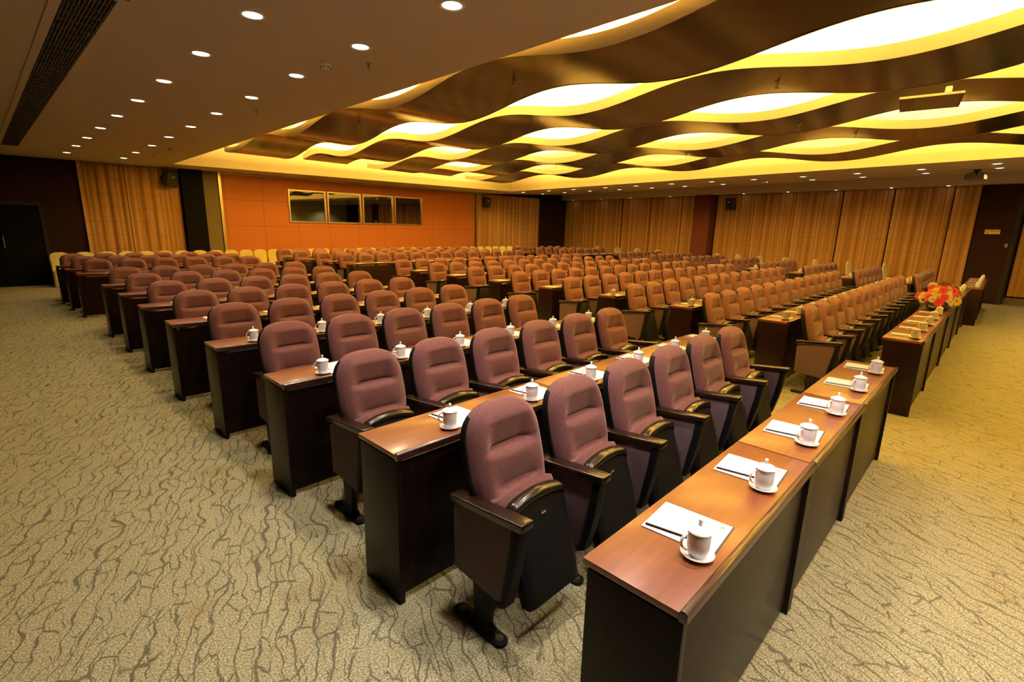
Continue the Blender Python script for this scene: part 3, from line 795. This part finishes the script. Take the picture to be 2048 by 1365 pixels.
for k, (x, y) in enumerate(zip(L2, Y2)):
    downlight((x, y, ZS - .002), 'round warm downlight in left soffit, inner row, %s from back wall' % od(k + 1), 'downlights in the left soffit', DISC)
    spot((x, y, ZS - .03), 62 if y < 8 else 34, WARM)
R1 = [(15.13, 14.08), (15.0, 12.57), (14.9, 11.26), (14.7, 9.7), (14.6, 8.41), (14.5, 7.07), (14.4, 5.73), (14.4, 4.51), (14.3, 3.23), (14.1, 1.98), (13.8, .71), (13.2, -.54)]
R2 = [(17.5, 15.0), (17.1, 13.39), (16.92, 11.92), (16.75, 10.38), (16.6, 8.89), (16.55, 7.57), (16.5, 6.2), (16.38, 4.82), (16.3, 3.48), (16.1, 2.19), (15.72, .79), (14.96, -.57)]
sl_ = math.atan2(zb - ZS, 4.6)
for nm, RR in (('inner', R1), ('outer', R2)):
    for k, (x, y) in enumerate(RR):
        z = zright(x, y) - .004
        downlight((x, y, z), 'round downlight in right soffit, %s row, %s from back wall' % (nm, od(k + 1)), 'downlights in the right soffit', DISCR, 1.15, -sl_)
        if (k + (nm == 'outer')) % 2 == 0: spot((x, y, z - .03), 120, (1, .60, .17), 2.6, .8)
LIP = [14.84, 12.99, 11.26, 9.19, 6.08, 4.54, 3.09, 1.64, .35]
for k, y in enumerate(LIP):
    p = rw(y, .28)
    downlight((p.x, p.y, zl - .003), 'small downlight above the right wall curtains, %s from the corner column' % od(k + 1), 'small downlights above the right curtains', DISCR, .7)
# sprinklers and detectors
def sprinkler_parts():
    b = MB(); b.lathe([(.032, 0), (.030, -.006), (.010, -.010), (.009, -.03)], 16)
    f = MB(); f.tube([(.010, 0, -.028), (.014, 0, -.045), (.004, 0, -.06)], .003, 6); f.tube([(-.010, 0, -.028), (-.014, 0, -.045), (-.004, 0, -.06)], .003, 6); f.lathe([(0, -.060), (.022, -.061), (.022, -.064), (0, -.066)], 14)
    return b.mesh('sprinkler_body', M['grey_metal'], 50), f.mesh('deflector', M['grey_metal'], 50)
SP = sprinkler_parts(); sp0 = None
def sprinkler(loc, label, g):
    global sp0
    if sp0 is None:
        sp0 = thing('ceiling_sprinkler', label, 'sprinkler', loc, .6, g); obj('sprinkler_body', SP[0], sp0); obj('deflector', SP[1], sp0)
    else: dup(sp0, loc, .6, label, g)
for k, (x, y) in enumerate([(1.49, 3.57), (1.59, 6.46), (1.72, 9.61), (1.83, 13.08)]):
    sprinkler((x, y, ZS + .004), 'small sprinkler head on left soffit, %s from the front' % od(k + 1), 'sprinklers on the left soffit')
RS = [(0, [3.0, 6.2, 9.4]), (1, [1.0, 4.2, 7.4, 10.3]), (2, [1.2, 4.6, 7.8]), (3, [.9, 3.4, 6.4, 9.6]), (4, [2.2, 5.2, 8.6])]
for i, ly in RS:
    for k, y in enumerate(ly):
        sprinkler((RX[i] + .042 * y + .55, y, rib_z(i, y) + .006), 'sprinkler under the wavy ceiling panel %s, %s from front' % (wave_names[i].split(' the ')[0] if False else ['by left soffit', 'second from left', 'in middle', 'fourth from left', 'by right soffit'][i], od(k + 1)), 'sprinklers under the wavy panels')
db = MB(); db.lathe([(.052, 0), (.052, -.014), (.046, -.02), (.040, -.03), (.02, -.036), (0, -.037)], 24); DB = db.mesh('detector_base', M['white_plastic'], 50)
dm = MB()
for i in range(8):
    a = 2 * PI * i / 8; dm.box((.041 * math.cos(a), .041 * math.sin(a), -.026), (.010, .012, .008))
DMk = dm.mesh('detector_slots', M['void'], 0)
dt = thing('smoke_detector', 'white smoke detector on left soffit near the camera end', 'smoke detector', (1.26, 3.91, ZS), 0, 'smoke detectors'); obj('detector_base', DB, dt); obj('detector_slots', DMk, dt)
dup(dt, (1.86, 11.75, ZS), 0, 'smoke detector on left soffit toward the back wall'); dup(dt, (15.6, 4.6, zright(15.6, 4.6) - .003), 0, 'smoke detector on right soffit between the downlight rows')
# linear air grille in the left soffit
vt = thing('air_grille', 'long dark linear air grille along the left soffit', 'air vent', (-.40, 8.9, ZS - .002))
vw, vl = .25, 10.4
q = MB(); q.box((0, 0, .0005), (vw, vl, .001)); obj('grille_back', q.mesh('grille_back', M['void'], 0), vt)
q = MB()
for k in range(11): q.box((-vw / 2 + .012 + k * (vw - .024) / 10, 0, -.006), (.006, vl, .010))
for k in range(53): q.box((0, -vl / 2 + .1 + k * .196, -.007), (vw, .007, .012))
tag(obj('grille_bars', q.mesh('grille_bars', M['vent'], 0), vt))
q = MB()
for sx in (-1, 1): q.box((sx * (vw / 2 + .03), 0, -.004), (.06, vl + .1, .008), .002)
for sy in (-1, 1): q.box((0, sy * (vl / 2 + .03), -.004), (vw, .06, .008), .002)
obj('grille_frame', q.mesh('grille_frame', M['paint'], 0), vt)
# open hatch hanging below the middle wave panel
ht = thing('ceiling_hatch', 'open screen housing hatch hanging below a wavy bronze panel', 'ceiling hatch', (5.42, -.06, 2.99), math.radians(96))
q = MB(); q.box((0, 0, 0), (.46, .62, .012), .002); obj('hatch_flap', q.mesh('hatch_flap', M['bronze'], 0), ht)
q = MB()
for sy in (-1, 1): q.box((0, sy * .31, .004), (.47, .012, .02))
for sx in (-1, 1): q.box((sx * .23, 0, .004), (.012, .63, .02))
obj('hatch_frame', q.mesh('hatch_frame', M['grey_metal'], 0), ht)
q = MB(); q.box((-.12, 0, .045), (.05, .56, .06), .01); obj('screen_roller', q.mesh('screen_roller', M['white_plastic'], 40), ht)
# wall speakers
def speaker(loc, rz, tilt, label):
    t = thing('wall_speaker', label, 'speaker', loc, rz, 'black wall speakers')
    mt = Matrix.Rotation(tilt, 3, 'X')
    b = MB(); b.box((0, 0, 0), (.30, .24, .42), .02, 3, mt); obj('cabinet', b.mesh('cabinet', M['speaker'], 40), t)
    g = MB(); v = mt @ Vector((0, -.124, 0)); g.box(v, (.25, .012, .37), .005, 2, mt); obj('speaker_grille', g.mesh('speaker_grille', M['void'], 40), t)
    h = MB(); v = mt @ Vector((0, -.133, .08)); h.box(v, (.11, .006, .05), .004, 2, mt); obj('horn', h.mesh('horn', M['grey_metal'], 40), t)
    l = MB(); v = mt @ Vector((0, -.133, -.15)); l.box(v, (.03, .006, .03), .003, 2, mt); obj('speaker_badge', l.mesh('speaker_badge', M['badge'], 40), t)
    k = MB(); k.box((0, .19, 0), (.05, .2, .05), .004); k.box((0, .285, 0), (.12, .012, .16), .003); obj('bracket', k.mesh('bracket', M['steel_black'], 40), t)
p = bwp(2.82, .30); speaker((p.x, p.y, 2.80), RA + .45, .28, 'black wall speaker above the curtain at left of back wall')
p = bwp(14.45, .30); speaker((p.x, p.y, 2.74), RA - .1, .2, 'black wall speaker between orange wall and far corner curtains')
p = rw(6.52, .30); speaker((p.x, p.y, 2.74), AR - PI / 2, .15, 'black wall speaker beside the red column on right wall')
# projector hung from the right soffit
pj = thing('projector', 'grey ceiling projector hanging from the right soffit', 'projector', (15.1, -.20, 3.10), math.radians(80))
b = MB(); b.box((0, 0, 0), (.36, .30, .11), .02, 3); obj('projector_body', b.mesh('projector_body', M['grey_plastic'], 40), pj)
b = MB(); b.tube([(-.10, -.155, 0), (-.10, -.19, 0)], .04, 18); obj('lens', b.mesh('lens', M['lens'], 40), pj)
b = MB(); b.box((.07, -.162, 0), (.16, .006, .07), .002); obj('front_vent', b.mesh('front_vent', M['void'], 40), pj)
zt = zright(15.1, -.20) - 3.10
b = MB(); b.tube([(0, 0, .06), (0, 0, zt)], .022, 12); b.lathe([(0, zt), (.07, zt), (.07, zt - .03), (0, zt - .03)], 18)
for sx, sy in ((-1, -1), (1, -1), (1, 1), (-1, 1)): b.tube([(0, 0, .13), (sx * .17, sy * .13, .062)], .008, 6)
obj('ceiling_mount', b.mesh('ceiling_mount', M['steel_black'], 40), pj)
# no-smoking sign on the pilaster
p = rw(-.70, .052); sg = thing('no_smoking_sign', 'yellow no smoking sign with red ring on dark pilaster', 'sign', (p.x, p.y, 1.89), math.atan2(-dr.y, -dr.x))
q = MB(); q.box((0, 0, 0), (.30, .012, .115), .002); obj('sign_plate', q.mesh('sign_plate', M['sign'], 0), sg)
q = MB(); N = 28
def ringm(r0, r1, cx, cz, y):
    vs = []; 
    for i in range(N): a = 2 * PI * i / N; vs += [(cx + r0 * math.cos(a), y, cz + r0 * math.sin(a)), (cx + r1 * math.cos(a), y, cz + r1 * math.sin(a))]
    q.add(vs, [(2 * i, 2 * i + 1, (2 * i + 3) % (2 * N), (2 * i + 2) % (2 * N)) for i in range(N)])
ringm(.030, .041, -.095, 0, -.0075)
c45 = math.cos(PI / 4)
q.add([(-.095 + (a * c45 - b_ * c45), -.0078, (a * c45 + b_ * c45) * -1) for a, b_ in ((-.033, -.004), (.033, -.004), (.033, .004), (-.033, .004))], [(0, 1, 2, 3)])
obj('prohibition_ring', q.mesh('prohibition_ring', M['sign_red'], 0), sg)
q = MB(); q.add([(-.118, -.0072, -.006), (-.075, -.0072, -.006), (-.075, -.0072, .004), (-.118, -.0072, .004)], [(0, 1, 2, 3)]); q.add([(-.080, -.0072, .008), (-.075, -.0072, .008), (-.078, -.0072, .020), (-.083, -.0072, .020)], [(0, 1, 2, 3)])
obj('cigarette_symbol', q.mesh('cigarette_symbol', M['sign_ink'], 0), sg)
def text(body, size, x, z, parent, name, bold=0.0):
    cu = bpy.data.curves.new(name, 'FONT'); cu.body = body; cu.size = size; cu.align_x = 'CENTER'; cu.align_y = 'CENTER'; cu.offset = bold
    o = bpy.data.objects.new(name, cu); COL.objects.link(o); bpy.context.view_layer.update()
    me = bpy.data.meshes.new_from_object(o.evaluated_get(bpy.context.evaluated_depsgraph_get()))
    bpy.data.objects.remove(o); me.materials.clear(); me.materials.append(M['sign_ink'])
    t = obj(name, me, parent, (x, -.0075, z)); t.rotation_euler = (PI / 2, 0, 0); return t
text('\u8bf7\u52ff\u5438\u70df', .046, .052, .016, sg, 'sign_characters', .0012)
text('NO SMOKING', .024, .052, -.034, sg, 'sign_lettering', .0006)
# light switch by the pilaster edge
p = rw(-1.02, .045); sw = thing('switch_plate', 'small pale switch plate on dark pilaster, right of the sign', 'switch', (p.x, p.y, 1.55), math.atan2(-dr.y, -dr.x))
q = MB(); q.box((0, 0, 0), (.05, .01, .08), .002); obj('plate', q.mesh('plate', M['white_plastic'], 0), sw)
q = MB(); q.box((0, -.006, .014), (.03, .004, .022), .001); q.box((0, -.006, -.014), (.03, .004, .022), .001); obj('rocker', q.mesh('rocker', M['void'], 0), sw)

# ------------------------------------------------------------------ flower arrangement
fb = thing('flower_arrangement', 'low arrangement of red and yellow gerberas on middle front desk', 'flowers', (7.86, -.335, DH + .014), -.02); fb.scale = (1.14, 1.1, 1.15)
def flower_mesh(npet, L, wd, curl):
    mb = MB()
    for ly in range(2):
        for i in range(npet):
            a = 2 * PI * (i + .5 * ly) / npet; k = 1 - .18 * ly; pts = []
            for s_ in range(5):
                t = s_ / 4; r = .012 + L * k * t; ww = wd * math.sin(PI * (.15 + .8 * t)) ; z = .004 * ly + curl * t - .02 * t * t
                pts.append([(r, -ww, z + .002), (r, 0, z - .001), (r, ww, z + .002)])
            mb.grid([[(x * math.cos(a) - y * math.sin(a), x * math.sin(a) + y * math.cos(a), z) for x, y, z in row] for row in pts])
    return mb
FC = [('yellow', (.85, .62, .10, 1)), ('cream', (.90, .78, .40, 1)), ('red', (.60, .02, .06, 1)), ('orange', (.80, .22, .03, 1))]
FM = [flower_mesh(14, .062, .011, .02).mesh('bloom', mat('petal_' + n_, c_, .6, sheen=.2), 60) for n_, c_ in FC]
ce = MB(); ce.lathe([(.014, .004), (.012, .010), (.006, .012), (0, .0115)], 12); CE = ce.mesh('bloom_centre', mat('bloom_centre', (.05, .03, .01, 1), .8), 50)
rnd = random.Random(5)
for k in range(64):
    ring_ = k / 64
    a = k * 2.399; rr = .05 + .37 * math.sqrt(ring_)
    x, y = rr * math.cos(a) * 1.05, rr * math.sin(a) * .48
    z = .06 + .22 * (1 - (rr / .47) ** 2) + rnd.uniform(-.035, .035)
    o = obj('bloom', FM[[1, 2, 0, 1, 3, 2, 1, 2, 0][k % 9]], fb, (x, y, z))
    o.rotation_euler = Vector((x * 1.5 + rnd.uniform(-.2, .2), y * 2.4 - .08 + rnd.uniform(-.2, .2), .22)).to_track_quat('Z', 'Y').to_euler(); s_ = rnd.uniform(.62, .85); o.scale = (s_, s_, s_)
    obj('bloom_centre', CE, o)
lv = MB()
for k in range(120):
    a = rnd.uniform(0, 2 * PI); rr = .40 * math.sqrt(rnd.random()); x, y = rr * math.cos(a) * 1.05, rr * math.sin(a) * .45
    z = .02 + .15 * (1 - (rr / .5) ** 2) * rnd.random(); d_ = Vector((math.cos(a) + rnd.uniform(-.5, .5), math.sin(a) + rnd.uniform(-.5, .5), rnd.uniform(.1, .9))).normalized(); L = rnd.uniform(.05, .1)
    sd = d_.cross(Vector((0, 0, 1))).normalized() * .014
    b0 = Vector((x, y, z)); lv.add([b0, b0 + d_ * L * .5 + sd, b0 + d_ * L, b0 + d_ * L * .5 - sd], [(0, 1, 2, 3)])
tag(obj('foliage', lv.mesh('foliage', mat('leaf_green', (.03, .055, .015, 1), .5), 0), fb), kind='stuff')
q = MB(); q.lathe([(0, 0), (.20, 0), (.24, .03), (.22, .055), (0, .06)], 24); ba = obj('flower_tray', q.mesh('flower_tray', mat('tray_green', (.02, .03, .015, 1), .6), 50), fb); ba.scale = (1.4, .5, 1)

# ------------------------------------------------------------------ light
def area(loc, sx, sy, power, col, rot=(0, 0, 0)):
    L = bpy.data.lights.new('cove_lamp', 'AREA'); L.shape = 'RECTANGLE'; L.size = sx; L.size_y = sy; L.energy = power; L.color = col
    o = bpy.data.objects.new('cove_lamp', L); COL.objects.link(o); o.location = loc; o.rotation_euler = rot; return o
COVE = (1, .64, .13)
yc = (RY0 + RY1) / 2
for i, x0 in enumerate(RX):       # fluorescent strips lying on the wave panels, shining up into the recess
    for dx in (.12, .92):
        area((x0 + .042 * yc + dx, yc, ZM + AMP + .12), .10, 14.2, 1500, COVE, (PI, 0, .042 * -1))
area((7.5, 13.0, 3.30), 9.0, .3, 800, COVE, (PI, 0, 0))
area((11.6, 5, 3.30), .3, 15.0, 450, COVE, (PI, 0, -.15))
# unseen fill spots added behind the camera: neutral at left, warm at right
NEUT = (1, .84, .73)
for x in (-1.2, 1.6, 4.4, 7.2, 10.0):
    spot((x, -3.0 if x < 1.8 else -4.6, ZS - .05), {-1.2: 100, 1.6: 60, 4.4: 80, 7.2: 330, 10.0: 400}[x], NEUT if x < 4 else (1, .72, .36), 2.0, .8, .12)
for k in range(4):                # the left soffit's downlight rows carry on behind the frame
    for x, y in ((.33, 1.95 - 1.3 * k), (1.17, .85 - 1.25 * k)): spot((x, y, ZS - .03), 125, NEUT, 2.1, .9)
for x in (9.5, 12.5, 15.5): spot((x, -5.1, ZS - .04), 260, (1, .78, .5), 2.2, .8, .1)  # unseen spots added so the window panes reflect a brighter front wall
SC.world = bpy.data.worlds.new('world'); SC.world.use_nodes = True
SC.world.node_tree.nodes['Background'].inputs[0].default_value = (.9, .75, .6, 1); SC.world.node_tree.nodes['Background'].inputs[1].default_value = 0.0

# ------------------------------------------------------------------ view
SC.view_settings.view_transform = 'Standard'; SC.view_settings.look = 'None'; SC.view_settings.gamma = 1; SC.view_settings.use_curve_mapping = False
SC.view_settings.exposure = 0.0
SC.cycles.use_denoising = True
SC.cycles.max_bounces = 6; SC.cycles.diffuse_bounces = 4; SC.cycles.glossy_bounces = 3; SC.cycles.sample_clamp_indirect = 6
SC.cycles.caustics_reflective = False; SC.cycles.caustics_refractive = False
